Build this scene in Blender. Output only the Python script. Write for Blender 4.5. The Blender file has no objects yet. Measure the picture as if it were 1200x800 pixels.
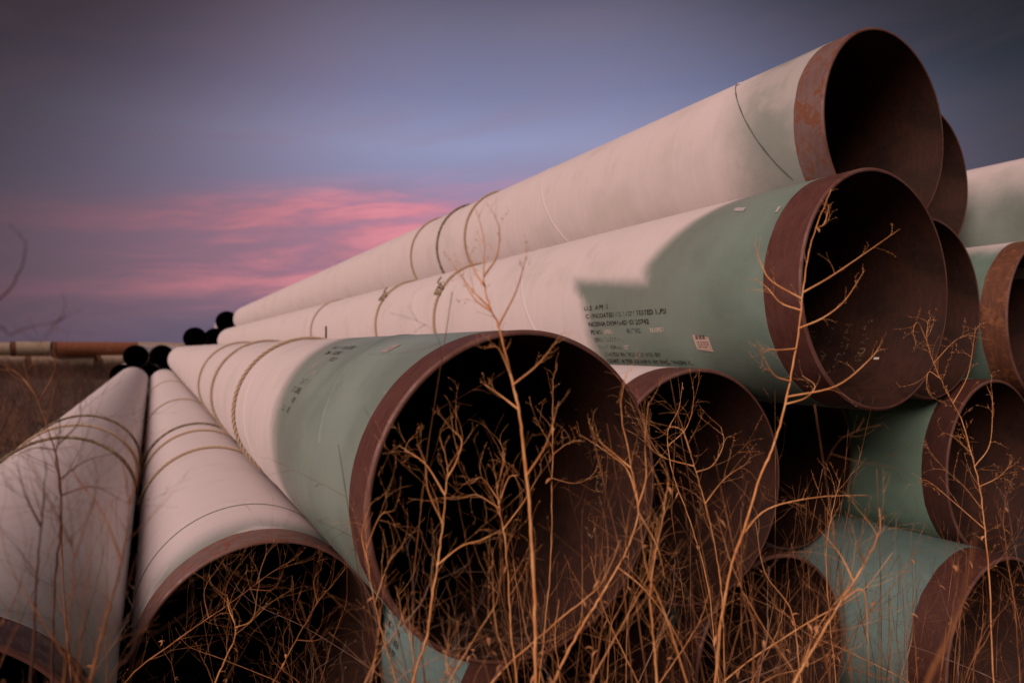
import bpy, bmesh, math, random
import numpy as np
from mathutils import Vector, Matrix
random.seed(7); rng = np.random.default_rng(7)
sc = bpy.context.scene
COL = sc.collection
R = 0.457                      # pipe radius in metres
EYE = 1.66                     # camera height above the yard
FPX, YAW, PITCH, ROLL = 770.466, 0.500773, 0.0096013, 0.000275
rad = math.radians

# ---------------------------------------------------------------- camera
cy, sy, cp, sp = math.cos(YAW), math.sin(YAW), math.cos(PITCH), math.sin(PITCH)
FWD = Vector((sy*cp, cy*cp, sp)); R0 = Vector((cy, -sy, 0)); U0 = R0.cross(FWD)
RGT = R0*math.cos(ROLL)+U0*math.sin(ROLL); UPV = -R0*math.sin(ROLL)+U0*math.cos(ROLL)
cam_d = bpy.data.cameras.new('camera'); cam = bpy.data.objects.new('camera', cam_d); COL.objects.link(cam)
cam.matrix_world = Matrix(((RGT.x, UPV.x, -FWD.x, 0), (RGT.y, UPV.y, -FWD.y, 0), (RGT.z, UPV.z, -FWD.z, EYE), (0, 0, 0, 1)))
cam_d.sensor_width = 36; cam_d.lens = FPX/1200*36; cam_d.clip_start = .02; cam_d.clip_end = 5000
cam_d.dof.use_dof = True; cam_d.dof.focus_distance = 2.2; cam_d.dof.aperture_fstop = 2.2
sc.camera = cam

# ---------------------------------------------------------------- view transform, sun, sky
sc.view_settings.view_transform = 'Standard'; sc.view_settings.look = 'None'
sc.view_settings.exposure = 0.0; sc.view_settings.gamma = 1.0
SUN_DIR = Vector((-0.70, -0.40, 0.52)).normalized()          # towards the afterglow, behind and left of the camera
sun_d = bpy.data.lights.new('sun', 'SUN'); sun = bpy.data.objects.new('sun', sun_d); COL.objects.link(sun)
sun_d.energy = 2.8; sun_d.angle = rad(38); sun_d.color = (1.0, 0.695, 0.635)
sun.rotation_euler = SUN_DIR.to_track_quat('Z', 'Y').to_euler()

class NT:
    """small helper for writing node trees"""
    def __init__(s, tree): s.t = tree; s.n = tree.nodes; s.l = tree.links
    def new(s, typ, **kw):
        n = s.n.new(typ)
        for k, v in kw.items(): setattr(n, k, v)
        return n
    def put(s, sock, v):
        if hasattr(v, 'is_output') or isinstance(v, bpy.types.NodeSocket): s.l.new(v, sock)
        else:
            if isinstance(v, (tuple, list)) and len(v) == 3 and sock.type == 'RGBA': v = (*v, 1)
            sock.default_value = v
    def m(s, op, a, b=0.0, c=None, clamp=False):
        n = s.new('ShaderNodeMath', operation=op, use_clamp=clamp)
        s.put(n.inputs[0], a); s.put(n.inputs[1], b)
        if c is not None: s.put(n.inputs[2], c)
        return n.outputs[0]
    def step(s, x, lo, hi, a=0.0, b=1.0):
        n = s.new('ShaderNodeMapRange', interpolation_type='SMOOTHSTEP')
        for i, v in enumerate((x, lo, hi, a, b)): s.put(n.inputs[i], v)
        return n.outputs[0]
    def mix(s, f, a, b, mode='MIX'):
        n = s.new('ShaderNodeMix', data_type='RGBA', blend_type=mode)
        s.put(n.inputs[0], f); s.put(n.inputs[6], a); s.put(n.inputs[7], b)
        return n.outputs[2]
    def noise(s, vec, scale, detail=4, rough=.55, dist=0.0):
        n = s.new('ShaderNodeTexNoise'); s.put(n.inputs['Vector'], vec)
        n.inputs['Scale'].default_value = scale; n.inputs['Detail'].default_value = detail
        n.inputs['Roughness'].default_value = rough; n.inputs['Distortion'].default_value = dist
        return n.outputs[0]
    def xyz(s, x, y, z):
        n = s.new('ShaderNodeCombineXYZ')
        for i, v in enumerate((x, y, z)): s.put(n.inputs[i], v)
        return n.outputs[0]
    def ramp(s, f, stops):
        n = s.new('ShaderNodeValToRGB'); e = n.color_ramp.elements
        while len(e) < len(stops): e.new(.5)
        for k, (p, c) in zip(e, stops): k.position = p; k.color = (*c, 1)
        s.put(n.inputs[0], f); return n.outputs[0]
    def bump(s, h, strength, dist=.01):
        n = s.new('ShaderNodeBump'); n.inputs['Strength'].default_value = strength; n.inputs['Distance'].default_value = dist
        s.put(n.inputs['Height'], h); return n.outputs[0]

def lin(r, g, b):
    f = lambda c: (c/255/12.92) if c/255 <= .04045 else ((c/255+.055)/1.055)**2.4
    return (f(r), f(g), f(b))

world = bpy.data.worlds.new('World'); sc.world = world; world.use_nodes = True
w = NT(world.node_tree); w.n.clear()
d3 = w.new('ShaderNodeTexCoord').outputs['Generated']
nrm = w.new('ShaderNodeVectorMath', operation='NORMALIZE'); w.put(nrm.inputs[0], d3)
sp3 = w.new('ShaderNodeSeparateXYZ'); w.put(sp3.inputs[0], nrm.outputs[0])
wx, wy, wz = sp3.outputs
side = w.m('ADD', w.m('MULTIPLY', wx, cy), w.m('MULTIPLY', wy, -sy))
ahead = w.m('ADD', w.m('MULTIPLY', wx, sy), w.m('MULTIPLY', wy, cy))
az = w.m('ARCTAN2', side, ahead)                             # azimuth, 0 straight ahead, positive to the right
el = w.m('ARCSINE', wz)
elc = w.m('MAXIMUM', el, 0.0)
base = w.ramp(w.m('DIVIDE', elc, 1.5708), [
    (0.0, lin(84, 86, 112)), (.035, lin(92, 92, 120)), (.075, lin(116, 108, 138)), (.13, lin(128, 126, 160)),
    (.19, lin(138, 141, 176)), (.235, lin(116, 118, 152)), (.285, lin(104, 101, 126)), (.33, lin(82, 76, 94)), (.45, lin(46, 42, 54)), (1.0, lin(38, 35, 46))])
# lens vignette put into the sky colour: darker away from straight ahead
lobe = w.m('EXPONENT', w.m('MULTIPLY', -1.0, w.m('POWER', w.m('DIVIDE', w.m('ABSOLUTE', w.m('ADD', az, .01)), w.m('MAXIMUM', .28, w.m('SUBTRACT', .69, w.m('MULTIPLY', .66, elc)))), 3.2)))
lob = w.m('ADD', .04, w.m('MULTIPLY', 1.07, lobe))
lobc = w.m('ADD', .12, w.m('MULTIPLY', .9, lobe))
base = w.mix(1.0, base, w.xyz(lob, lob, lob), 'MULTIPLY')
# faint high veil and low pink streaks of cloud
tel = w.m('SUBTRACT', elc, w.m('MULTIPLY', az, .10))
warp = w.noise(w.xyz(w.m('MULTIPLY', az, 3.0), w.m('MULTIPLY', tel, 9.0), 2.0), 1.0, 3)
tel2 = w.m('ADD', tel, w.m('MULTIPLY', w.m('SUBTRACT', warp, .5), .045))
streak = w.noise(w.xyz(w.m('MULTIPLY', az, 5.2), w.m('MULTIPLY', tel2, 36.0), 5.3), 1.0, 7, .6, .12)
big = w.noise(w.xyz(w.m('MULTIPLY', az, 2.4), w.m('MULTIPLY', tel, 7.0), 8.7), 1.0, 2)
band = w.m('MULTIPLY', w.step(tel, .075, .135), w.step(tel, .285, .215))
heart = w.m('EXPONENT', w.m('MULTIPLY', -1.0, w.m('POWER', w.m('DIVIDE', w.m('ADD', az, .28), .27), 2.0)))
cov = w.m('MULTIPLY', band, w.m('ADD', w.m('MULTIPLY', heart, 1.2), w.m('MULTIPLY', big, .34)))
cm = w.m('MULTIPLY', cov, w.m('ADD', .38, w.m('MULTIPLY', .66, w.step(streak, .38, .68))), clamp=True)
pink = w.mix(w.m('MULTIPLY', heart, w.step(streak, .36, .72)), lin(190, 118, 138), lin(232, 142, 156))
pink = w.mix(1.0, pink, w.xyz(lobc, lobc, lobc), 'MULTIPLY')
skyc = w.mix(cm, base, pink)
veil = w.noise(w.xyz(w.m('MULTIPLY', az, 2.6), w.m('MULTIPLY', tel2, 11.0), 1.1), 1.0, 5, .6, .5)
vm = w.m('MULTIPLY', w.step(veil, .45, .75), w.m('MULTIPLY', .30, w.step(elc, .72, .12)))
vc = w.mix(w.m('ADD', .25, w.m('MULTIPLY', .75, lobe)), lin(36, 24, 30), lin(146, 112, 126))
vm = w.m('ADD', vm, w.m('MULTIPLY', .34, w.step(az, -.05, -.50)), clamp=True)
skyc = w.mix(vm, skyc, vc)
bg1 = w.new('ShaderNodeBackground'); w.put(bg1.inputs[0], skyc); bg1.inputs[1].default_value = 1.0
nis = w.new('ShaderNodeTexSky', sky_type='NISHITA'); nis.sun_disc = False
nis.sun_elevation = rad(2.0); nis.sun_rotation = math.atan2(SUN_DIR.x, SUN_DIR.y); nis.dust_density = 2.0
bg2 = w.new('ShaderNodeBackground'); w.put(bg2.inputs[0], nis.outputs[0]); bg2.inputs[1].default_value = 0.012
add = w.new('ShaderNodeAddShader'); w.l.new(bg1.outputs[0], add.inputs[0]); w.l.new(bg2.outputs[0], add.inputs[1])
wo = w.new('ShaderNodeOutputWorld'); w.l.new(add.outputs[0], wo.inputs[0])

# ---------------------------------------------------------------- materials
def newmat(name):
    m = bpy.data.materials.new(name); m.use_nodes = True
    t = NT(m.node_tree); b = t.n['Principled BSDF']
    return m, t, b

def shell_mat(name, edge, width=.10, amp=.10, special=None, green=(.225, .345, .285), white=(.72, .67, .65), fade=0.0, seed=0.0, top=None):
    """white lime wash sprayed over a green epoxy coat; edge = distance from the mouth (m) where the wash starts"""
    m, t, b = newmat(name)
    tc = t.new('ShaderNodeTexCoord').outputs['Object']
    s = t.new('ShaderNodeSeparateXYZ'); t.put(s.inputs[0], tc); x, y, z = s.outputs
    off = t.new('ShaderNodeVectorMath', operation='ADD'); t.put(off.inputs[0], tc); off.inputs[1].default_value = (seed, seed*1.7, seed*.6)
    p = off.outputs[0]
    phi = t.m('MULTIPLY', t.m('ARCTAN2', t.m('MULTIPLY', z, -1.0), t.m('MULTIPLY', x, -1.0)), 57.2958)  # 0 at left, -90 top, +90 bottom
    n1 = t.noise(p, 2.6, 5); n2 = t.noise(p, 16.0, 5, .65); n3 = t.noise(p, 90.0, 3)
    e = edge
    if special: e = special(t, phi, y, n2)
    d = t.m('ADD', t.m('SUBTRACT', y, e), t.m('ADD', t.m('MULTIPLY', t.m('SUBTRACT', n1, .5), amp*2), t.m('MULTIPLY', t.m('SUBTRACT', n2, .5), amp*1.1)))
    mask = t.step(d, -width, width)
    if top: mask = t.m('MAXIMUM', mask, t.step(t.m('ADD', phi, t.m('MULTIPLY', t.m('SUBTRACT', n1, .5), 30.0)), top[0], top[1]))
    if fade: mask = t.m('MAXIMUM', mask, t.m('MULTIPLY', fade, t.step(n1, .38, .62)))
    # streaks that run round the pipe, weather runs, dust
    ring = t.noise(t.xyz(t.m('MULTIPLY', phi, .010), t.m('MULTIPLY', y, 26.0), seed), 1.0, 4, .6)
    run = t.noise(t.xyz(t.m('MULTIPLY', phi, .02), t.m('MULTIPLY', y, 7.0), seed+4), 1.0, 5, .7)
    wv = t.mix(t.step(ring, .3, .75), tuple(c*.955 for c in white), white)
    wv = t.mix(t.m('MULTIPLY', t.step(run, .54, .80), .42), wv, (white[0]*.62, white[1]*.60, white[2]*.58))
    wv = t.mix(t.m('MULTIPLY', t.step(n1, .50, .72), .32), wv, (.50, .49, .42))
    gv = t.mix(t.step(n1, .35, .7), green, tuple(c*.72 for c in green))
    gv = t.mix(t.m('MULTIPLY', t.step(n2, .56, .8), .28), gv, (.30, .40, .36))
    gv = t.mix(t.m('MULTIPLY', t.step(run, .58, .85), .30), gv, (.12, .19, .16))
    gv = t.mix(t.m('MULTIPLY', t.step(d, -.75, -.02), .55), gv, (.215, .235, .20))       # thin overspray greys the coat near the wash
    sc1 = t.noise(t.xyz(t.m('MULTIPLY', y, 4.0), t.m('MULTIPLY', phi, .25), seed), 1.0, 6, .7)
    gv = t.mix(t.m('MULTIPLY', t.step(sc1, .63, .72), .35), gv, (.42, .48, .43))       # scuffs
    sc2 = t.noise(t.xyz(t.m('MULTIPLY', y, 1.6), t.m('MULTIPLY', phi, .9), seed+9), 1.0, 4, .6)
    wv = t.mix(t.m('MULTIPLY', t.step(sc2, .66, .72), .30), wv, (.42, .38, .34))       # rub marks from handling
    col = t.mix(mask, gv, wv)
    col = t.mix(t.m('MULTIPLY', t.step(n3, .60, .72), .12), col, (.16, .12, .10))      # grit
    t.put(b.inputs['Base Color'], col)
    t.put(b.inputs['Roughness'], t.mix(mask, (.46, .46, .46), (.78, .78, .78)))
    b.inputs['Specular IOR Level'].default_value = .35
    hgt = t.m('ADD', t.m('MULTIPLY', n2, .6), t.m('ADD', t.m('MULTIPLY', n3, .5), t.m('MULTIPLY', ring, .25)))
    t.put(b.inputs['Normal'], t.bump(hgt, .16, .003))
    return m

def steel_mat(name, dark, rust, mill, rust_t=.55, mill_t=.55, rough=.6):
    m, t, b = newmat(name)
    tc = t.new('ShaderNodeTexCoord').outputs['Object']
    s = t.new('ShaderNodeSeparateXYZ'); t.put(s.inputs[0], tc); x, y, z = s.outputs
    th = t.m('ARCTAN2', z, x)
    n1 = t.noise(tc, 5.0, 6, .62); n2 = t.noise(tc, 28.0, 6, .7); n3 = t.noise(t.xyz(t.m('MULTIPLY', th, 6.0), t.m('MULTIPLY', y, 60.0), 1.0), 1.0, 5, .65)
    c = t.mix(t.step(n3, .35, .7), dark, tuple(v*1.45 for v in dark))
    c = t.mix(t.step(n1, mill_t-.08, mill_t+.12), c, mill)
    c = t.mix(t.m('MULTIPLY', t.step(t.m('ADD', t.m('MULTIPLY', n2, .65), t.m('MULTIPLY', n1, .35)), rust_t, rust_t+.07), .85), c, rust)
    t.put(b.inputs['Base Color'], c); b.inputs['Metallic'].default_value = .12
    t.put(b.inputs['Roughness'], t.step(n2, .2, .8, rough-.12, rough+.2))
    t.put(b.inputs['Normal'], t.bump(t.m('ADD', n2, t.m('MULTIPLY', n3, .6)), .35, .004))
    return m

def plain_mat(name, c1, c2, scale=30., rough=.8, lo=.35, hi=.7):
    m, t, b = newmat(name)
    tc = t.new('ShaderNodeTexCoord').outputs['Object']
    n = t.noise(tc, scale, 5, .6)
    t.put(b.inputs['Base Color'], t.mix(t.step(n, lo, hi), c1, c2)); b.inputs['Roughness'].default_value = rough
    b.inputs['Specular IOR Level'].default_value = .25
    t.put(b.inputs['Normal'], t.bump(n, .3, .003))
    return m

def ink_mat(name, col, wear):
    m, t, b = newmat(name)
    tc = t.new('ShaderNodeTexCoord').outputs['Object']
    n = t.noise(tc, 55.0, 4, .7); n2 = t.noise(tc, 7.0, 2)
    a = t.step(t.m('ADD', t.m('MULTIPLY', n, .6), t.m('MULTIPLY', n2, .5)), wear, wear+.14)
    t.put(b.inputs['Base Color'], col); b.inputs['Roughness'].default_value = .7
    t.put(b.inputs['Alpha'], a)
    return m

M_STEEL = steel_mat('brown_steel', (.098, .036, .027), (.19, .068, .030), (.135, .060, .047), .60, .56)
M_STEEL_SPOT = steel_mat('spotted_steel', (.165, .10, .088), (.23, .078, .028), (.225, .155, .14), .505, .50)
M_STEEL_DARK = steel_mat('dark_steel', (.070, .026, .018), (.15, .052, .022), (.085, .033, .024), .60, .56)
M_STEEL_RUST = steel_mat('orange_rust', (.13, .055, .028), (.26, .11, .045), (.10, .042, .026), .52, .62)
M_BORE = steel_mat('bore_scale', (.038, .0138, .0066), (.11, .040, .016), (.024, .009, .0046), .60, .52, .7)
M_SEAM_W = plain_mat('seam_wash', (.66, .60, .57), (.74, .68, .65), 20)
M_SEAM_G = plain_mat('seam_green', (.18, .33, .27), (.25, .42, .36), 20, .5)
M_SEAM_D = plain_mat('seam_dark', (.09, .13, .10), (.16, .20, .16), 20)
M_LIP = steel_mat('highlight_lip', (.125, .055, .040), (.16, .06, .032), (.185, .10, .08), .60, .5, .5)  # bare bevel steel, its colour lightened to carry the rim highlight
M_INK = ink_mat('black_ink', (.018, .016, .015), .45)
M_INK_FAINT = ink_mat('faint_ink', (.045, .052, .045), .49)
M_INK_WHITE = ink_mat('white_ink', (.62, .57, .50), .45)
M_INK_IN = ink_mat('inner_paint', (.21, .15, .08), .53)
M_PAPER = plain_mat('paper', (.60, .47, .38), (.70, .56, .46), 60)
M_BAR = plain_mat('bar_print', (.05, .04, .04), (.12, .08, .08), 200)
M_TAPE = plain_mat('tape', (.42, .42, .40), (.55, .52, .50), 40, .45)
M_ROPE = plain_mat('rope_fibre', (.44, .34, .23), (.66, .55, .41), 160)
M_ROPE_D = plain_mat('rope_soiled', (.16, .14, .09), (.46, .37, .24), 30)
M_FLECK = plain_mat('fleck', (.75, .68, .58), (.8, .74, .64), 60)

# ---------------------------------------------------------------- mesh helpers
def link(name, me, parent=None, mat=None, smooth=True):
    o = bpy.data.objects.new(name, me); COL.objects.link(o)
    if mat: me.materials.clear(); me.materials.append(mat)
    if smooth and len(me.polygons): me.polygons.foreach_set('use_smooth', [True]*len(me.polygons))
    if parent: o.parent = parent
    return o
def mesh(name, v, f):
    me = bpy.data.meshes.new(name); me.from_pydata([tuple(p) for p in v], [], [tuple(q) for q in f]); me.update(); return me
def tag(o, label=None, cat=None, group=None, kind=None):
    for k, v in (('label', label), ('category', cat), ('group', group), ('kind', kind)):
        if v: o[k] = v
    return o
def empty(name, loc):
    o = bpy.data.objects.new(name, None); o.location = loc; o.empty_display_size = .1; COL.objects.link(o); return o
def lathe(segs, n=128):
    """segs: list of profile polylines [(y, r), ...]; each polyline gets its own vertices, so its ends stay crisp"""
    v, f = [], []
    ang = np.linspace(0, 2*math.pi, n, endpoint=False)
    for pr in segs:
        b = len(v)
        for (y, r) in pr:
            v += [(r*math.cos(a), y, r*math.sin(a)) for a in ang]
        for k in range(len(pr)-1):
            for i in range(n):
                j = (i+1) % n
                f.append((b+k*n+i, b+(k+1)*n+i, b+(k+1)*n+j, b+k*n+j))
    return v, f
def tube(pts, rads, sides=5, v=None, f=None, cap=True):
    """tapered tube along points, appended to v, f"""
    v = [] if v is None else v; f = [] if f is None else f
    pts = [Vector(p) for p in pts]; n = len(pts); b = len(v)
    ref = None
    for i, p in enumerate(pts):
        t = (pts[min(i+1, n-1)]-pts[max(i-1, 0)])
        if t.length < 1e-9: t = Vector((0, 0, 1))
        t.normalize()
        if ref is None: ref = t.orthogonal().normalized()
        ref = (ref - t*ref.dot(t))
        ref = ref.normalized() if ref.length > 1e-6 else t.orthogonal().normalized()
        bi = t.cross(ref)
        for k in range(sides):
            a = 2*math.pi*k/sides
            q = p + (ref*math.cos(a)+bi*math.sin(a))*rads[i]
            v.append((q.x, q.y, q.z))
    for i in range(n-1):
        for k in range(sides):
            l = (k+1) % sides
            f.append((b+i*sides+k, b+i*sides+l, b+(i+1)*sides+l, b+(i+1)*sides+k))
    if cap: f.append(tuple(b+(n-1)*sides+k for k in range(sides)))
    return v, f
def catmull(pts, per=5):
    P = [Vector(p) for p in pts]
    if len(P) < 3: return [P[0].lerp(P[-1], i/per) for i in range(per+1)]
    P = [P[0]*2-P[1]] + P + [P[-1]*2-P[-2]]
    out = []
    for i in range(1, len(P)-2):
        a, b, c, d = P[i-1:i+3]
        for k in range(per):
            t = k/per
            out.append(.5*((2*b)+(c-a)*t+(2*a-5*b+4*c-d)*t*t+(3*b-a-3*c+d)*t**3))
    out.append(P[-2]); return out

# ---------------------------------------------------------------- ground
def ground_z(x, y):
    a = np.interp(x, [-60, -12, -1.2, -.55, .4, 1.31, 2.33, 3.33, 6, 60], [-1.50, -1.50, -1.56, -1.56, -1.66, -1.755, -1.80, -1.852, -1.93, -1.95])
    far = np.clip((np.hypot(x, y)-30)/15, 0, 1)
    return EYE + a*(1-far) + (-1.40)*far
gx = np.unique(np.concatenate([np.linspace(-8, 12, 61), np.linspace(-60, 60, 61), np.array([-3000, -1200, -500, -200, -100, 100, 200, 500, 1200, 3000])]))
gy = np.unique(np.concatenate([np.linspace(-2, 8, 31), np.linspace(-60, 80, 71), np.array([-3000, -1200, -500, -200, -100, 120, 200, 500, 1200, 3000])]))
X, Y = np.meshgrid(gx, gy); Z = ground_z(X, Y) + np.where(np.hypot(X, Y) < 80, rng.normal(0, .012, X.shape), 0)
gv = np.stack([X, Y, Z], -1).reshape(-1, 3); nx, ny = len(gx), len(gy)
gf = [(j*nx+i, j*nx+i+1, (j+1)*nx+i+1, (j+1)*nx+i) for j in range(ny-1) for i in range(nx-1)]
mg, t, b = newmat('dry_earth')
tc = t.new('ShaderNodeTexCoord').outputs['Object']
n1 = t.noise(tc, .7, 8, .65); n2 = t.noise(tc, 14.0, 6, .7)
c = t.mix(t.step(n1, .35, .65), (.075, .046, .032), (.13, .085, .058)); c = t.mix(t.step(n2, .5, .75), c, (.18, .12, .08))
t.put(b.inputs['Base Color'], c); b.inputs['Roughness'].default_value = .95
t.put(b.inputs['Normal'], t.bump(t.m('ADD', n2, n1), .8, .05))
g = link('ground', mesh('ground', gv, gf), None, mg); tag(g, kind='structure')

# ---------------------------------------------------------------- pipes
L = 22.9
WALL = .016
def seam_mesh(y0, pitch, yend, hh, start_th, r=R):
    """raised helical weld bead; y falls as the angle grows"""
    v, f = [], []
    n = int((yend-y0)/pitch*72)
    pr = [(-.016, 0.0003), (-.007, hh*.8), (0, hh), (.007, hh*.8), (.016, 0.0003)]
    for i in range(n+1):
        a = start_th - i*2*math.pi/72; y = y0 + pitch*i/72
        for (dy, h) in pr: v.append(((r+h)*math.cos(a), y+dy, (r+h)*math.sin(a)))
    k = len(pr)
    for i in range(n):
        for j in range(k-1): f.append((i*k+j, i*k+j+1, (i+1)*k+j+1, (i+1)*k+j))
    return mesh('seam', v, f)
def ring_mesh(y, hh, wdt=.014):
    return mesh('ring', *lathe([[(y-wdt, R+.0003), (y-wdt*.4, R+hh), (y+wdt*.4, R+hh), (y+wdt, R+.0003)]], 128))
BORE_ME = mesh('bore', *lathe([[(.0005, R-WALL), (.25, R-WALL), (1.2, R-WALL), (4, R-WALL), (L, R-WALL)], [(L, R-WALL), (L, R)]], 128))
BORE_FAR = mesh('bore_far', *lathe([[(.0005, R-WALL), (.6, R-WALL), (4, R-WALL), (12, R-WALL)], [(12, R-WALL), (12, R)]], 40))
def end_segs(cut, r=R-.0012):
    return [[(cut, r), (.0065, r)]]
LIP_ME = mesh('lip', *lathe([[(.0065, R-.0012), (.0015, R-.0060)], [(.0015, R-.0060), (0, R-.0070), (0, R-WALL+.002), (.0012, R-WALL)]], 128))
def ragged(name, segs, n, c):
    # the coating's cut edge wanders by a few millimetres
    v, f = lathe(segs, n)
    a = np.linspace(0, 2*math.pi, n, endpoint=False)
    w_ = sum(rng.normal(0, .0016/(.6+k*.12))*np.sin(k*a+rng.uniform(0, 6.28)) for k in (2, 3, 5, 9, 14, 23))+rng.normal(0, .0006, n)
    w_ = np.clip(w_, -.005, .008)
    for i in range(3*n):
        x, y, z = v[i]; v[i] = (x, y+float(w_[i % n]), z)
    return mesh(name, v, f)
def make_pipe(X, S, Zc, cut, mat, steel, label, group='line pipes stacked in the near pile', seam=None, seam_mat=None, hh=.004, length=L):
    root = empty('steel_pipe', (X*R, S*R, Zc*R+EYE)); tag(root, label, 'pipe', group)
    c = cut*R
    link('coating', ragged('coating', [[(c, R-.0012), (c+.0005, R)], [(c+.0005, R), (c+.4, R), (c+1.6, R), (6, R), (12, R), (length, R)]], 128, c), root, mat)
    link('steel_end', mesh('steel_end', *lathe(end_segs(c+.014), 128)), root, steel)
    link('bevel_lip', LIP_ME, root, M_LIP)
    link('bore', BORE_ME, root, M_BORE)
    if seam:
        th, y = seam                                        # the bead passes angle th (deg) at distance y*R
        pitch = 4.1*R
        y0 = y*R
        while y0-pitch*.25 > c+.06: y0 -= pitch*.125; th += 45
        link('weld_seam', seam_mesh(y0, pitch, 14.0, hh, rad(th)), root, mat)
    return root
def text_mesh(s, size, fn):
    cu = bpy.data.curves.new('text', 'FONT'); cu.body = s; cu.size = size; cu.resolution_u = 2; cu.offset = size*.022
    o = bpy.data.objects.new('text', cu); COL.objects.link(o)
    dg = bpy.context.evaluated_depsgraph_get(); dg.update()
    me = bpy.data.meshes.new_from_object(o.evaluated_get(dg))
    bpy.data.objects.remove(o); bpy.data.curves.remove(cu)
    n = len(me.vertices)
    for vv in me.vertices: vv.co = fn(vv.co.x, vv.co.y)
    me.materials.clear()
    return me
def outer_text(pipe, s, size, y0, th, mat, squeeze=1.0):
    a0 = rad(th)
    def fn(x, y):
        a = a0 - y/R
        return ((R+.0018)*math.cos(a), y0-x*squeeze, (R+.0018)*math.sin(a))
    o = link('stencil_text', text_mesh(s, size, fn), pipe, mat, False); o['kind'] = 'stuff'; return o
def inner_text(pipe, s, size, y0, th, mat):
    r = R-WALL-.002; a0 = rad(th)
    def fn(x, y):
        a = a0 - x/r
        return (r*math.cos(a), y0-y, r*math.sin(a))
    o = link('stencil_text', text_mesh(s, size, fn), pipe, mat, False); o['kind'] = 'stuff'; return o
def patch(pipe, name, y0, y1, th0, th1, mat, off=.0022, skew=0.0, ny=4, nt=5, parent=None):
    v, f = [], []
    for i in range(ny):
        for k in range(nt):
            a = rad(th0+(th1-th0)*k/(nt-1)+skew*(i/(ny-1))); y = y0+(y1-y0)*i/(ny-1)
            v.append(((R+off)*math.cos(a), y, (R+off)*math.sin(a)))
    f = [(i*nt+k, i*nt+k+1, (i+1)*nt+k+1, (i+1)*nt+k) for i in range(ny-1) for k in range(nt-1)]
    return link(name, mesh(name, v, f), parent or pipe, mat)

def edge_B(t, phi, y, n2):
    # wash held back round the stencil block: a ragged lower edge, a jog, then a slope up to the crown
    pj = t.m('ADD', phi, t.m('MULTIPLY', t.m('SUBTRACT', n2, .5), 7.0))
    hi = t.m('SUBTRACT', 1.80*R, t.m('MULTIPLY', t.m('MINIMUM', t.m('MAXIMUM', t.m('SUBTRACT', -20.0, pj), 0.0), 60.0), .0135*R))
    dA = t.m('SUBTRACT', y, hi)
    pe = t.m('SUBTRACT', -10.5, t.m('MULTIPLY', t.m('SUBTRACT', t.m('DIVIDE', y, R), 1.86), 6.3))
    d1 = t.m('MULTIPLY', t.m('SUBTRACT', pe, pj), R*.01745*1.5)
    d2 = t.m('SUBTRACT', y, t.m('SUBTRACT', 3.06*R, t.m('MULTIPLY', .28*R, t.step(pj, -20.0, 6.0))))
    return t.m('SUBTRACT', y, t.m('MINIMUM', dA, t.m('MAXIMUM', d1, d2)))
def edge_A(t, phi, y, n2):
    return t.m('ADD', 3.0*R, t.m('MULTIPLY', t.m('MINIMUM', t.m('MAXIMUM', t.m('MULTIPLY', phi, -1.0), 0.0), 80.0), .008*R))

PIPES = {}
GW = (.74, .69, .67)
PIPES['C'] = make_pipe(6.394, 3.914, 2.165, .316, shell_mat('wash_top', .95*R, .20, .12, seed=1, white=GW, green=(.37, .45, .40), fade=.55), M_STEEL_SPOT,
    'whitewashed pipe alone on the very top of the stack, with a rust-speckled steel end', seam=(127, 1.35), seam_mat=M_SEAM_W)
PIPES['B'] = make_pipe(5.251, 3.279, .480, .336, shell_mat('wash_text', 0, .065, .050, special=edge_B, seed=2, white=GW), M_STEEL,
    'pipe with black stencilled lettering and a paper sticker, below the topmost pipe', seam=(138, 4.59))
PIPES['A'] = make_pipe(1.991, 3.437, -.888, .318, shell_mat('wash_centre', 0, .17, .10, special=edge_A, seed=3, white=GW, green=(.275, .375, .315)), M_STEEL,
    'nearest pipe with the largest mouth and a broad mint green end, behind tall weeds', seam=(167, 1.22), seam_mat=M_SEAM_G)
PIPES['D'] = make_pipe(4.058, 4.111, -1.171, .35, shell_mat('wash_second', .30*R, .05, .03, seed=4, white=GW), M_STEEL,
    'pipe whose dark mouth shows just right of the largest mouth, pink brown rim on top', seam=(170, 3.0))
PIPES['E'] = make_pipe(6.317, 4.930, -1.251, .35, shell_mat('wash_deep', 2.4*R, .1, .08, seed=5), M_STEEL_DARK,
    'pipe set back below the sticker pipe, only part of its dark mouth showing', seam=(150, 1.0), seam_mat=M_SEAM_G)
PIPES['F'] = make_pipe(8.439, 3.935, -1.358, .268, shell_mat('wash_right', 3.0*R, .1, .08, seed=6, green=(.25, .42, .32)), M_STEEL_DARK,
    'dark green pipe at the right edge behind the weed with curled seed heads', seam=(162, 1.04), seam_mat=M_SEAM_G)
PIPES['B2'] = make_pipe(7.462, 4.092, .432, .35, shell_mat('wash_hidden', 2.0*R, .1, .08, seed=7), M_STEEL_DARK,
    'pipe half hidden right behind the open mouth of the sticker pipe', seam=(150, 1.0))
PIPES['H'] = make_pipe(9.601, 3.890, .333, .28, shell_mat('wash_rusty', 2.6*R, .1, .1, seed=8, top=(-48, -75), green=(.20, .32, .26)), M_STEEL_RUST,
    'pipe cut by the right edge with a streaky orange rusted steel end', seam=(150, 2.0), seam_mat=M_SEAM_G)
PIPES['C2'] = make_pipe(8.619, 4.790, 2.118, .35, shell_mat('wash_back', 1.2*R, .1, .08, seed=9), M_STEEL_DARK,
    'pipe peeping out behind the right rim of the topmost pipe', seam=(150, 1.0))
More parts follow.
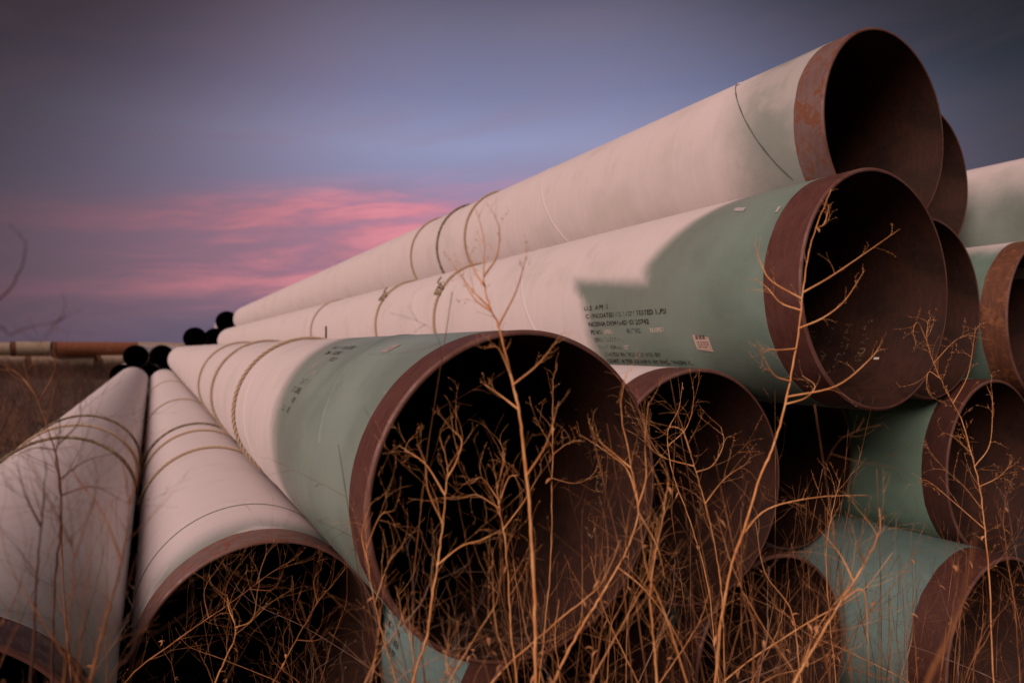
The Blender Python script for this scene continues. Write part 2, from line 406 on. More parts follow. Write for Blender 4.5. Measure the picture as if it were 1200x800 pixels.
PIPES['I'] = make_pipe(11.00, 2.6, 1.700, .35, shell_mat('wash_far_right', 4.6*R, .3, .2, seed=10, top=(0, -62), green=(.25, .32, .275)), M_STEEL,
    'pale green pipe running out of the right edge against the sky', seam=(150, 3.0), seam_mat=M_SEAM_G)
PIPES['G2'] = make_pipe(5.111, 4.226, -2.932, .35, shell_mat('wash_low', 2.2*R, .1, .08, seed=11), M_STEEL_DARK,
    'bottom row pipe with a black mouth low behind the densest weeds', seam=(150, 1.0), seam_mat=M_SEAM_G)
PIPES['G3'] = make_pipe(7.290, 3.341, -3.040, .348, shell_mat('wash_low_right', 3.2*R, .1, .08, seed=12, green=(.17, .29, .26)), M_STEEL_DARK,
    'blue green bottom row pipe in the lower right corner with a black mouth', seam=(102, 1.32), seam_mat=M_SEAM_G)
PIPES['L2'] = make_pipe(.840, 5.878, -2.619, .384, shell_mat('wash_left', .60*R, .22, .05, seed=13, fade=.9, white=(.70, .655, .65)), M_STEEL_SPOT,
    'whitewashed bottom row pipe with a black mouth left of the largest mouth', hh=.003)
PIPES['L1'] = make_pipe(-1.215, 4.298, -2.393, .351, shell_mat('wash_leftmost', .45*R, .15, .05, seed=14, fade=.6, white=(.69, .645, .64)), M_STEEL_DARK,
    'leftmost whitewashed pipe on the ground, crossed by bare dark twigs', seam=(100, 2.2), hh=.002)
PIPES['T'] = make_pipe(2.867, 4.000, -2.824, .35, shell_mat('wash_under', 3.4*R, .1, .08, seed=15, green=(.17, .29, .27)), M_STEEL_DARK,
    'blue green bottom row pipe glimpsed beneath the largest mouth', seam=(150, 4.0), seam_mat=M_SEAM_G)
link('coating_line', ring_mesh(1.42*R, .0025, .006), PIPES['L2'], M_SEAM_D)
link('coating_line', ring_mesh(44.3*R, .006, .05), PIPES['C'], M_SEAM_W)
# dark drip along the lower side of the seam on the top pipe
v, f = [], []
for i in range(20):
    th = 112+i*5.2; y = 1.35-(th-127)*.0114+.035
    a = rad(th); rr = R+.002
    ww = .004 if i % 3 else .007
    v += [(rr*math.cos(a), (y*R-ww), rr*math.sin(a)), (rr*math.cos(a), (y*R+ww*.4), rr*math.sin(a))]
f = [(2*i, 2*i+1, 2*i+3, 2*i+2) for i in range(19)]
link('sealant_line', mesh('sealant', v, f), PIPES['C'], M_SEAM_D)

# stencilled lettering on the sticker pipe
Bp = PIPES['B']
rows = [('U.S. API 5', None, M_INK, 0), ('C. UNCOATED PSL2 MIN TESTED 1..PSI', None, M_INK, 0), ('INCISNA DEMAND ID 28742', None, M_INK, 0),
        ('PS NO.', 'A00709', M_INK, 1), ('LENGTH 77.5 4111', None, M_INK_FAINT, 0), ('PR NO. KWFA', '1207', M_INK_FAINT, 2), ('COATED IN FREE POWER BY', None, M_INK_FAINT, 0),
        ('COAT. A TES-COMPANY INC. WEIN C', None, M_INK, 0)]
th = 180.5
for i, (a_, b_, mt, k) in enumerate(rows):
    y0 = (2.80-.02*i)*R; sz = .031
    o = outer_text(Bp, a_, sz, y0, th+3.2, mt, 1.0)
    ext = y0-min(vv.co.y for vv in o.data.vertices)
    want = [.20, .60, .47, .10, .25, .19, .44, .60][i]
    for vv in o.data.vertices: vv.co.y = y0-(y0-vv.co.y)*want/ext
    if b_: 
        outer_text(Bp, b_, sz, y0-want-.015, th+3.2, M_INK_WHITE, .72)
    if k == 1:
        outer_text(Bp, 'HEAT NO.', sz, y0-.29, th+3.2, M_INK, .72); outer_text(Bp, 'N10957', sz, y0-.455, th+3.2, M_INK_WHITE, .95)
    th += 5.15
st = patch(Bp, 'sticker', 1.185*R, .995*R, 201.0, 209.5, M_PAPER, skew=1.5)
for j in range(14):
    if j in (4, 9): continue
    y = (1.155-.0085*j)*R
    patch(Bp, 'barcode', y, y-(.0035+.002*(j % 3))*R, 201.4, 203.6, M_BAR, .003, ny=2, nt=2, parent=st)
M_PRINT = plain_mat('fine_print_ink', (.26, .18, .15), (.36, .26, .21), 200)
for j, th in enumerate((205.0, 206.3, 207.6)):
    y = 1.155
    for wd in ((.03, .018, .04, .022), (.022, .035, .015, .03), (.04, .02, .025))[j]:
        patch(Bp, 'fine_print', y*R, (y-wd)*R, th, th+.55, M_PRINT, .003, ny=2, nt=2, parent=st); y -= wd+.010
tp = patch(Bp, 'tape_scrap', .95*R, .80*R, 128.5, 131.5, M_TAPE, .003, skew=3)
patch(Bp, 'tape_scrap', .40*R, .37*R, 137.5, 141.5, M_TAPE, .003)
for i, s in enumerate(['36 IN DIA', 'HEAT 28742', 'NO A00709', 'N10957']):
    inner_text(Bp, s, .052, (.75+.2*i)*R, -12-2*i, M_INK_IN)
fl = patch(Bp, 'paint_fleck', .55*R, .50*R, -38, -36.5, M_FLECK, -WALL-.004)
# faint lettering on the centre pipe and inside it
Ap = PIPES['A']
for i, (s, mt, dy) in enumerate([('UNCOATED MIN TESTED', M_INK_FAINT, 0), ('DEMAND ID 28742', M_INK_FAINT, .03), ('NO. 31 4', M_INK_FAINT, .25), ('A007', M_INK_WHITE, .10),
                                 ('KWFA', M_INK_WHITE, .18), ('LENGTH 78', M_INK_FAINT, .12), ('FREE POWER', M_INK_FAINT, .05), ('4100', M_INK_FAINT, .16), ('COAT. MFG', M_INK_FAINT, .05)]):
    outer_text(Ap, s, .036, 2.95*R-dy, 119+i*5.3, mt, .85)
stk = patch(Ap, 'stencil_box', 1.27*R, 1.10*R, 114.5, 121.5, plain_mat('pale_ink', (.42, .36, .34), (.36, .38, .34), 60), .0018, skew=0)
outer_text(Ap, 'N36', .030, 1.25*R, 119.6, M_INK_FAINT, .9)
for i, s in enumerate(['MADE FOR LINE', 'HEAT NO. 28742', 'LENGTH 78.4', 'NO. A00709', 'N10957', '36 IN DIA']):
    inner_text(Ap, s, .060, (.55+.26*i)*R, 62-3*i, M_INK_IN)
inner_text(Ap, 'L 28 J 37', .085, .62*R, 8, M_INK_IN)
inner_text(PIPES['D'], '3 IN DIA 42.2', .050, .85*R, 40, M_INK_IN)
# lettering on the glimpsed pipe under the centre mouth
for i, s in enumerate(['UNCOATED PSL2 MIN', 'INCISNA DEMAND ID', 'PS NO. HEAT NO.', 'LENGTH 77.6', 'PR NO. KWFA', 'COATED BY']):
    outer_text(PIPES['T'], s, .036, 1.95*R, 148+i*5.2, M_INK, .9)

# ---------------------------------------------------------------- rope rings
def rope_mesh(rr=.0108, phase=0.0):
    v, f = [], []
    n = 384; tw = 27; sides = 6; rs = rr*.46; ro = rr*.66
    for s in range(3):
        b = len(v)
        for i in range(n):
            a = 2*math.pi*i/n; q = a*tw + 2*math.pi*s/3
            cr = R+.001+rr + ro*math.cos(q); cyy = ro*math.sin(q)
            for k in range(sides):
                g_ = 2*math.pi*k/sides
                r2 = cr+rs*math.cos(g_)
                v.append((r2*math.cos(a), cyy+rs*math.sin(g_), r2*math.sin(a)))
        for i in range(n):
            for k in range(sides):
                j = (i+1) % n; l = (k+1) % sides
                f.append((b+i*sides+k, b+j*sides+k, b+j*sides+l, b+i*sides+l))
    return mesh('rope', v, f)
ROPE = rope_mesh(); ROPE.materials.append(M_ROPE)
ROPE_D = rope_mesh(); ROPE_D.materials.append(M_ROPE_D)
def knot(parent, th):
    v, f = [], []
    a = rad(th); c0 = Vector(((R+.02)*math.cos(a), 0, (R+.02)*math.sin(a)))
    tn = Vector((-math.sin(a), 0, math.cos(a))); ax = Vector((0, 1, 0)); nr = Vector((math.cos(a), 0, math.sin(a)))
    pts = []
    for i in range(40):                                     # a few lumpy turns round the rope
        q = i/39*2*math.pi*3.2
        pts.append(c0 + tn*(-.045+.09*i/39+.010*math.sin(q*.5)) + ax*.022*math.cos(q) + nr*(.016*math.sin(q)+.004))
    tube(pts, [.0095]*40, 6, v, f)
    for (l, s1, s2) in ((.10, 1, .6), (.13, -1, 1.0)):      # loose tails
        p0 = c0 + tn*.03*s1
        tail = catmull([p0, p0+ax*.05*s2+tn*.02*s1+nr*.012, p0+ax*(l*s2)-tn*.05+nr*.006, p0+ax*(l*.9*s2)-tn*.10+nr*.004], 5)
        tube(tail, [.0075]*len(tail), 5, v, f)
    return link('knot', mesh('knot', v, f), parent, M_ROPE_D)
def rope(pk, y, label, soiled=False, kn=None, tilt=0.0, spin=0.0):
    p = PIPES[pk]
    o = link('rope_ring', ROPE_D if soiled else ROPE); o.data.polygons.foreach_set('use_smooth', [True]*len(o.data.polygons))
    o.location = p.location + Vector((0, y*R, 0)); o.rotation_euler = (0, rad(spin), rad(tilt))
    tag(o, label, 'rope', 'rope rings round the pipes')
    if kn: knot(o, kn+spin)
    return o
rope('C', 7.85, 'pale twisted rope ring round the topmost pipe, nearest of its three', tilt=.6, spin=30)
rope('C', 9.27, 'dark soiled rope ring round the topmost pipe, middle of its three', True, spin=70)
rope('C', 10.9, 'rope ring round the topmost pipe, farthest of its three from the rusty end', spin=10)
rope('B', 7.25, 'knotted rope ring round the sticker pipe, nearest to its stencilled lettering', kn=150, tilt=.5)
rope('B', 10.6, 'knotted rope ring in the middle of the sticker pipe', kn=143)
rope('B', 17.2, 'rope ring round the sticker pipe, farthest from the lettering', spin=20)
rope('A', 6.18, 'thick twisted rope ring round the mint ended pipe, closest to its mouth', spin=5, tilt=-.4)
rope('A', 10.0, 'middle rope ring round the mint ended pipe', spin=50)
rope('A', 13.8, 'rope ring round the mint ended pipe, farthest from its mouth', spin=80)
rope('L2', 5.72, 'rope ring nearest the mouth of the second pipe from the left', spin=15)
rope('L2', 8.2, 'rope ring on the second pipe from the left, second from its mouth', tilt=.8)
rope('L2', 9.5, 'soiled rope ring on the second pipe from the left, third from its mouth', True, spin=40)
rope('L2', 17.0, 'rope ring on the second pipe from the left, fourth from its mouth', spin=25)
rope('L2', 30.0, 'rope ring near the far end of the second pipe from the left')
rope('L1', 7.8, 'rope ring on the leftmost pipe, nearest of its three', True, spin=22)
rope('L1', 9.65, 'pale rope ring on the leftmost pipe, middle of its three', spin=60)
rope('L1', 11.5, 'soiled rope ring on the leftmost pipe, farthest of its three', True, spin=33)

# ---------------------------------------------------------------- the second stack beyond, mouths towards us
M_FARW = shell_mat('wash_beyond', .0, .05, .05, seed=21, white=GW)
far0 = None
FARST = 'pipes of the second stack beyond'
def copy_thing(src, loc, label, group=None, rot=None):
    c = src.copy(); COL.objects.link(c); c.location = loc; c['label'] = label
    if group: c['group'] = group
    if rot is not None: c.rotation_euler = rot
    for ch in src.children:
        k = ch.copy(); COL.objects.link(k); k.parent = c
        for gch in ch.children:
            q = gch.copy(); COL.objects.link(q); q.parent = k
    return c
far0 = empty('steel_pipe', (0, 0, 0)); tag(far0, '', 'pipe', FARST)
link('coating', mesh('coating', *lathe([[(.002, R-.001), (.12, R)], [(.12, R), (6, R), (12, R)]], 48)), far0, M_FARW)
link('steel_end', mesh('steel_end', *lathe(end_segs(.11), 48)), far0, M_STEEL_DARK)
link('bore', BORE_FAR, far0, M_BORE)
link('light_stop', mesh('light_stop', *lathe([[(11.9, R-WALL), (11.9, .02)], [(11.9, .02), (11.9, .0005)]], 40)), far0, M_STEEL_DARK)  # unseen disc added to keep sky light from showing through the bore
far0.rotation_euler = (0, 0, rad(-4.2))
far_list = [(-1.25, 66, -.75, 'left one of two black pipe mouths far off at the end of the low pipes'), (.75, 66.4, -.75, 'right one of two black pipe mouths far off at the end of the low pipes'),
    (-.25, 66.2, -2.42, 'black pipe mouth far off below the pair of far mouths'), (3.4, 66, .86, 'left one of two black far mouths just above the end of the mint ended pipe'),
    (5.15, 67, .84, 'right one of two black far mouths just above the end of the mint ended pipe'), (6.15, 67, 2.44, 'highest black far mouth beside the far end of the topmost pipe'),
    (2.55, 66.5, -.8, None), (4.3, 66, -.8, None), (6.2, 67, -.8, None), (7.1, 66.5, .84, None), (-2.25, 66.4, -2.42, 'low far pipe mouth hidden in the brush at the second stack'), (1.7, 66.3, -2.42, None), (3.5, 66, -2.42, None), (5.3, 66, -2.42, None), (7.2, 66, -2.42, None)]
for i, (x, y, z, lb) in enumerate(far_list):
    lb = lb or 'pipe of the second stack hidden behind the near pile'
    loc = (x*R, y*R, z*R+EYE)
    if i == 0: far0.location = loc; far0['label'] = lb
    else: copy_thing(far0, loc, lb)

# far row lying across the view
def at(u, v_, depth):
    """world point of photo pixel (u, v) at a depth along the lens axis"""
    return Vector((0, 0, EYE)) + FWD*depth + RGT*((u-600)/FPX*depth) + UPV*((400-v_)/FPX*depth)
AX = (RGT*.70+FWD*.71); AX.z = 0; AX.normalize()
rotz = math.atan2(-AX.x, AX.y)
M_CREAM = shell_mat('old_cream', 0, .05, .05, seed=31, white=(.46, .37, .27))
M_YEL = shell_mat('old_yellow', 0, .05, .05, seed=32, white=(.58, .34, .14))
M_RUSTP = steel_mat('old_rust', (.24, .09, .045), (.32, .13, .06), (.38, .27, .20), .5, .60, .8)
M_GREYBORE = plain_mat('old_bore', (.06, .05, .04), (.10, .085, .07), 4)
def cross_pipe(u, vv, dep, length, mat, label, zc=None):
    p = at(u, vv, dep)
    if zc is not None: p.z = zc+random.uniform(-.05, .05)
    root = empty('old_pipe', p); root.rotation_euler = (0, 0, rotz+rad(random.uniform(-4, 4)))
    tag(root, label, 'pipe', 'old pipes lying across the far yard')
    link('coating', mesh('coating', *lathe([[(.25, R-.001), (.26, R)], [(.26, R), (length/2, R), (length, R)], [(length, R), (length, R-WALL)]], 40)), root, mat)
    link('steel_end', mesh('steel_end', *lathe(end_segs(.26), 40)), root, M_STEEL_RUST)
    link('bore', mesh('bore', *lathe([[(.001, R-WALL), (length*.5, R-WALL), (length, R-WALL)]], 40)), root, M_GREYBORE)
    return root
ZT, ZB = EYE-.10, EYE-.93
cross_pipe(-70, 409, 41, 8.0, M_CREAM, 'cream old pipe at the left edge of the far row', ZT)
cross_pipe(12, 409, 40, 9.0, M_CREAM, 'cream old pipe with a grey mouth, left of the rusty one in the far row', ZT)
cross_pipe(60, 410, 39.2, 4.6, M_RUSTP, 'rusty red old pipe in the far row', ZT)
cross_pipe(122, 409, 42.5, 6.5, M_CREAM, 'cream old pipe right of the rusty one in the far row', ZT)
cross_pipe(178, 408, 46, 8.0, M_YEL, 'yellowish old pipe at the right end of the far row', ZT)
cross_pipe(30, 425, 38.6, 8.0, M_CREAM, 'lower old pipe half hidden in brush under the rusty one', ZB)
cross_pipe(112, 425, 40, 8.0, M_CREAM, 'lower old pipe in brush under the right cream one', ZB)
cross_pipe(-60, 425, 40, 8.0, M_CREAM, 'lower old pipe in brush at the left edge of the far row', ZB)
cross_pipe(165, 425, 45.5, 8.0, M_CREAM, 'lower old pipe hidden under the yellowish one', ZB)

# ---------------------------------------------------------------- weeds
M_WEED = plain_mat('weed_straw', (.70, .31, .105), (.95, .54, .235), 22)
M_WEED2 = plain_mat('weed_brown', (.22, .09, .035), (.44, .20, .08), 22)
M_WEED3 = plain_mat('weed_dark', (.075, .035, .025), (.17, .085, .055), 22)
M_WEEDG = plain_mat('weed_grey', (.26, .17, .12), (.46, .33, .24), 22)
M_POD = plain_mat('seed_pod', (.42, .19, .075), (.68, .36, .17), 60)
def rnd_perp(t):
    q = Vector((random.gauss(0, 1), random.gauss(0, 1), random.gauss(0, 1))); q = q - t*q.dot(t)
    return q.normalized() if q.length > 1e-5 else t.orthogonal().normalized()
def pod(p, r, v, f):
    b = len(v)
    d = Vector((random.gauss(0, 1), random.gauss(0, 1), random.gauss(0, 1)-.5)).normalized(); e = d.orthogonal().normalized(); g_ = d.cross(e)
    for q in (d*1.9, e, g_, -e, -g_, -d*.8): v.append(tuple(p+q*r))
    f += [(b, b+1, b+2), (b, b+2, b+3), (b, b+3, b+4), (b, b+4, b+1), (b+5, b+2, b+1), (b+5, b+3, b+2), (b+5, b+4, b+3), (b+5, b+1, b+4)]
def twig_path(p, d, ln, curl, n=6, up=.25):
    pts = [p.copy()]; side = rnd_perp(d)
    for i in range(n):
        d = (d + side*curl/n + Vector((0, 0, up/n)) + Vector((random.gauss(0, .05), random.gauss(0, .05), random.gauss(0, .05)))).normalized()
        pts.append(pts[-1] + d*ln/n)
    return pts, d
def ramify(path, r0, v, f, pv, pf, level, ln, count, podn, lo=.2, curl=.7, up=.3, spread=.85, sides=3):
    """side twigs along a path"""
    n = len(path)
    for k in range(count):
        t_ = lo + (1-lo)*((k+random.random())/count)
        i = min(int(t_*(n-1)), n-2); p = path[i].lerp(path[i+1], t_*(n-1)-i)
        tn = (path[i+1]-path[i]).normalized()
        a = random.gauss(spread, .22)
        d = tn*math.cos(a)+rnd_perp(tn)*math.sin(a)
        l2 = ln*random.uniform(.45, 1.15)*(1.1-.55*t_)
        pts, dd = twig_path(p, d, l2, random.gauss(0, curl), 9 if level else 6, up)
        rr = max(r0*random.uniform(.18, .30), .00030)
        tube(pts, [max(rr*(1-.85*i/(len(pts)-1)), .00016) for i in range(len(pts))], sides, v, f)
        if level > 0:
            ramify(pts, rr*1.3, v, f, pv, pf, level-1, l2*.55, random.choice((1, 2, 2, 3)), podn, .2, curl*1.5, up, spread*.9, 3)
        for q in range(podn):
            if random.random() < .35:
                i = random.randrange(1, len(pts)); pod(pts[i]+rnd_perp(dd)*.002, random.uniform(.0006, .0015), pv, pf)
def root_down(p, q=None):
    gz = float(ground_z(p.x, p.y)); h = p.z-gz
    dx = (p.x-q.x)/max(q.z-p.z, .05)                        # keep the lean of the visible stem, easing towards the root
    dx = max(-.6, min(.6, dx)); dy = (p.y-q.y)/max(q.z-p.z, .05); dy = max(-.4, min(.4, dy))
    pts = [Vector((p.x+dx*h*(k-.3*k*k), p.y+dy*h*(k-.35*k*k), p.z-h*k)) for k in (.25, .5, .75, 1.0)]
    pts[-1].z = gz-.01; return pts
WG = 'dry weeds standing before the pipe mouths'
NW = 0
def weed(main, dep, label, r0=.0035, branches=(), twigs=16, tl=.13, level=1, podn=2, mat=None, curl=.8, up=.45, lo=.25, ddep=0.0, rooted=True, group=WG, spread=.62, sides=6, bfine=True):
    """main: photo pixels from top to bottom for the stem; branches: pixel polylines from the stem outward"""
    mat = mat or M_WEED
    n = len(main)
    P = [at(u, v_, dep+ddep*(1-i/(n-1))+random.uniform(-.005, .005)) for i, (u, v_) in enumerate(main)]
    if rooted: P += root_down(P[-1], P[-3])
    P.reverse()
    path = catmull(P, 7)
    base = P[0].copy()
    root = empty('dry_weed', base); tag(root, label, 'weed', group)
    path = [p-base for p in path]
    m_ = len(path)
    jit = [Vector((random.gauss(0, .0006), random.gauss(0, .0006), 0)) for _ in path]
    path = [p+j for p, j in zip(path, jit)]
    v, f = [], []
    tube(path, [r0*(1-.86*i/(m_-1))*random.uniform(.88, 1.14)*(1.22 if i % 11 == 4 else 1) for i in range(m_)], sides, v, f)
    link('stem', mesh('stem', v, f), root, mat)
    pv, pf = [], []
    for br in branches:
        dz = random.uniform(-.10, .10)
        B = [at(u, v_, dep+ddep*.5+dz*k/(len(br)-1))-base for k, (u, v_) in enumerate(br)]
        near = min(path, key=lambda q: (q-B[0]).length); B[0] = near.copy()
        bp = catmull(B, 6)
        v, f = [], []
        tube(bp, [r0*.46*(1-.84*i/(len(bp)-1)) for i in range(len(bp))], 5, v, f)
        ramify(bp, .0016, v, f, pv, pf, 1 if bfine else 0, max(tl*1.3, .07), 5 if bfine else 3, podn, .25, curl*2.0, up, .42)
        link('branch', mesh('branch', v, f), root, mat)
    if twigs:
        v, f = [], []
        ramify(path, r0*.62, v, f, pv, pf, level, tl*1.55, max(3, int(twigs*.85)), podn, lo, curl, up, spread)
        link('twigs', mesh('twigs', v, f), root, mat)['kind'] = 'stuff'
    lv, lf = [], []                                          # a few curled dead leaves
    for q in range(random.choice((1, 2, 3, 5))):
        i = random.randrange(int(m_*.45), m_-1); p = path[i]
        d = (rnd_perp((path[i+1]-path[i]).normalized())+Vector((0, 0, random.uniform(-.6, .5)))).normalized()
        sd = d.cross(Vector((0, 0, 1)))+Vector((0, 0, random.uniform(-.4, .4))); sd.normalize(); ln = random.uniform(.010, .026); wd = ln*random.uniform(.10, .20); b0 = len(lv)
        for k in range(6):
            ww = wd*(.25, .8, 1, .85, .55, .1)[k]
            lv += [tuple(p-sd*ww), tuple(p+sd*ww)]
            p = p+d*ln/5; d = (d+Vector((0, 0, -.34))+sd*random.uniform(-.2, .2)).normalized()
        lf += [(b0+2*k, b0+2*k+1, b0+2*k+3, b0+2*k+2) for k in range(5)]
    if 1.15 < dep < 1.9 and mat is not M_WEED3: link('dry_leaves', mesh('dry_leaves', lv, lf), root, M_POD)['kind'] = 'stuff'
    if pv: link('seed_heads', mesh('seed_heads', pv, pf), root, M_POD)['kind'] = 'stuff'
    return root

# tall stems one can pick out
weed([(557, 244), (567, 282), (567, 330), (575, 362), (584, 382), (598, 438), (608, 480), (614, 530), (621, 600), (626, 690), (628, 800)], 1.22,
     'tallest orange stem, reaching from the bottom edge up past the mint ended pipe', .0046,
     [[(584, 382), (603, 345), (612, 318), (617, 298)], [(574, 362), (548, 334), (523, 297)], [(574, 366), (556, 350), (540, 322)], [(607, 452), (632, 425), (662, 386)],
      [(606, 480), (585, 462), (566, 449)], [(600, 440), (584, 408), (568, 408)], [(567, 325), (582, 300), (585, 268), (575, 244)], [(568, 335), (556, 318), (550, 300)], [(618, 560), (640, 520), (655, 470)]],
     10, .05, 0, 3, curl=.9, lo=.62)
weed([(974, 222), (958, 262), (947, 300), (940, 350), (934, 400), (922, 465), (907, 520), (890, 560), (872, 620), (858, 660), (846, 720), (838, 800)], 1.45,
     'long leaning stem crossing the mouth of the sticker pipe', .0050,
     [[(941, 345), (972, 325), (1012, 298), (1055, 268)], [(938, 385), (965, 372), (990, 352), (1013, 317)], [(936, 365), (915, 355), (900, 338), (884, 326)], [(915, 352), (905, 330), (893, 312), (884, 285)],
      [(921, 478), (944, 466), (955, 452), (940, 440)], [(944, 468), (980, 452), (1020, 420), (1034, 400)], [(930, 412), (910, 410), (893, 408)], [(925, 450), (908, 440), (895, 420), (884, 404)], [(955, 270), (966, 262), (972, 240)],
      [(870, 625), (900, 596), (960, 582), (1020, 580)]],
     8, .05, 0, 2, curl=.8, lo=.55)
weed([(734, 436), (728, 480), (740, 548), (748, 600), (735, 642), (724, 664), (700, 705), (682, 733), (660, 775), (642, 815)], 1.36,
     'thick bent stem leaning right in front of the right rim of the largest mouth', .0046,
     [[(745, 585), (735, 550), (712, 530), (680, 509)], [(740, 548), (725, 536), (700, 515)], [(746, 596), (757, 560), (756, 520), (760, 470)], [(724, 664), (755, 690), (785, 730), (815, 790)], [(748, 602), (770, 640), (780, 680)]], 14, .11, 1, 2, lo=.35)
weed([(515, 512), (524, 545), (522, 580), (516, 640), (508, 690), (500, 745), (484, 800)], 1.28, 'orange stem with wispy curled tips before the left half of the largest mouth', .0042,
     [[(522, 580), (500, 545), (480, 530), (468, 522)], [(522, 560), (535, 540), (541, 516), (532, 504)], [(518, 610), (502, 575), (498, 540), (488, 520)], [(512, 660), (540, 640), (565, 632), (588, 620)]], 18, .12, 1, 3, lo=.4, curl=1.1)
weed([(588, 548), (583, 580), (590, 620), (596, 680), (599, 740), (606, 800)], 1.33, 'bushy topped weed just left of the tallest stem', .0036,
     [[(583, 585), (565, 560), (552, 566)], [(585, 590), (596, 560), (607, 556), (600, 544)], [(583, 595), (560, 580), (545, 582)], [(590, 620), (612, 590), (630, 560)]], 26, .11, 1, 3, lo=.35, curl=1.3)
weed([(652, 428), (648, 450), (648, 500), (647, 560), (646, 640), (640, 720), (632, 800)], 1.42, 'slim upright stem with tiny curled buds just right of the tallest stem', .0024,
     [[(648, 520), (632, 498), (622, 474)], [(648, 530), (664, 520), (674, 516)], [(648, 560), (672, 566), (690, 560), (703, 545)]], 20, .06, 0, 4, curl=1.2, lo=.45)
weed([(428, 600), (430, 650), (438, 700), (450, 750), (465, 800)], 1.30, 'curved stem before the left rim of the largest mouth', .0030,
     [[(430, 640), (445, 605), (462, 598)], [(432, 660), (424, 625), (434, 590)], [(440, 705), (455, 660), (470, 640)]], 16, .12, 1, 3, lo=.35)
weed([(802, 510), (812, 540), (826, 590), (838, 640), (846, 700), (850, 800)], 1.55, 'weed with a drooping braided seed head before the second mouth', .0032,
     [[(808, 530), (800, 505), (786, 500), (779, 508)], [(815, 555), (835, 545), (848, 520), (845, 500)], [(826, 590), (850, 560), (880, 540)], [(790, 555), (776, 535), (752, 515)]], 22, .13, 1, 3, lo=.35, curl=1.0)
weed([(783, 565), (778, 600), (770, 640), (762, 690), (765, 740), (770, 800)], 1.22, 'tangled fluffy weed between the largest and the second mouth', .0034, [], 34, .10, 1, 2, lo=.3, curl=1.6)
weed([(800, 448), (795, 480), (782, 510), (790, 560), (812, 620), (830, 690), (842, 800)], 1.85, 'forked thin stem rising into the second mouth', .0030,
     [[(782, 512), (768, 500), (750, 490)], [(785, 520), (805, 500), (813, 465), (808, 432)]], 10, .1, 0, 1, lo=.4)
weed([(1088, 374), (1086, 398), (1096, 430), (1110, 460), (1126, 490), (1138, 530), (1148, 570), (1154, 620), (1160, 690), (1164, 800)], 1.70,
     'fine weed with curled seed heads standing before the dark green pipe at right', .0026,
     [[(1090, 400), (1076, 378), (1070, 388), (1074, 404)], [(1100, 425), (1118, 400), (1136, 392)], [(1120, 470), (1134, 440), (1141, 400), (1143, 382)], [(1105, 440), (1088, 436), (1088, 460), (1108, 474)], [(1138, 530), (1118, 512), (1104, 506)],
      [(1142, 545), (1160, 520), (1163, 470), (1161, 450)], [(1150, 600), (1130, 570), (1108, 550), (1082, 520)], [(1152, 620), (1120, 590), (1090, 565), (1078, 562)], [(1148, 570), (1168, 560), (1185, 545)]],
     34, .07, 1, 5, curl=1.5, lo=.4)
weed([(1186, 560), (1176, 600), (1180, 650), (1190, 720), (1196, 800)], 1.6, 'feathery seed plume at the right edge before the dark green pipe', .0026, [], 40, .09, 1, 4, lo=.45, curl=1.2, mat=M_WEED2)
weed([(1030, 595), (1030, 625), (1010, 665), (985, 705), (950, 765), (925, 810)], 1.28, 'stem leaning right before the blue green corner pipe', .0042,
     [[(1012, 660), (1006, 640), (1012, 620)], [(1000, 680), (985, 650), (960, 620)], [(985, 705), (1010, 690), (1016, 720), (1018, 800)]], 12, .12, 1, 1, lo=.3)
weed([(1142, 630), (1132, 680), (1118, 730), (1100, 770), (1080, 815)], .62, 'broad blurred stem close to the lens in the lower right', .0030, [], 6, .09, 0, 0, lo=.4, mat=M_WEED2)
weed([(985, 560), (975, 600), (968, 650), (972, 720), (980, 800)], 1.8, 'upright twiggy weed before the low black mouth', .0026, [], 24, .14, 1, 2)
weed([(345, 655), (322, 668), (292, 690), (262, 712), (232, 732), (200, 755), (150, 795)], 1.75, 'long branch slanting up across the mouth of the left black pipe', .0032,
     [[(262, 712), (268, 680), (290, 650)], [(292, 690), (320, 690), (332, 670)], [(302, 682), (312, 650), (330, 632)], [(245, 722), (240, 690), (262, 655)]], 20, .15, 1, 1, mat=M_WEED2, lo=.35)
weed([(408, 662), (390, 684), (372, 706), (355, 735), (336, 770), (318, 805)], 1.7, 'second slanting branch before the left black mouth, nearer its right side', .0030,
     [[(372, 706), (368, 680), (378, 665)], [(355, 735), (346, 715), (350, 700)], [(345, 752), (370, 750), (386, 740)]], 18, .13, 1, 1, mat=M_WEED2, lo=.35)
weed([(267, 700), (276, 740), (265, 770), (250, 805)], 1.55, 'short forked orange stem inside the outline of the left black mouth', .0034, [[(276, 735), (296, 725), (302, 690)], [(275, 728), (268, 712), (266, 696)]], 12, .12, 1, 1)
weed([(143, 536), (152, 600), (144, 650), (130, 705), (115, 760), (104, 810)], .95, 'brown stem leaning over the joint of the two left pipes', .0036, [[(150, 590), (160, 560), (158, 530)], [(140, 660), (120, 600), (90, 560)]], 10, .14, 1, 1, mat=M_WEED2)
weed([(78, 560), (84, 620), (86, 680), (80, 740), (74, 810)], .90, 'upright brown stem before the leftmost pipe', .0026, [[(84, 640), (60, 590), (40, 560)], [(84, 650), (105, 600), (118, 555)]], 16, .16, 1, 1, mat=M_WEED2)
weed([(54, 540), (50, 600), (44, 660), (40, 740), (36, 810)], 1.0, 'pale thick stem at the lower left before the leftmost pipe', .0040, [[(48, 620), (30, 580), (20, 540)]], 12, .14, 1, 1, mat=M_WEED3)
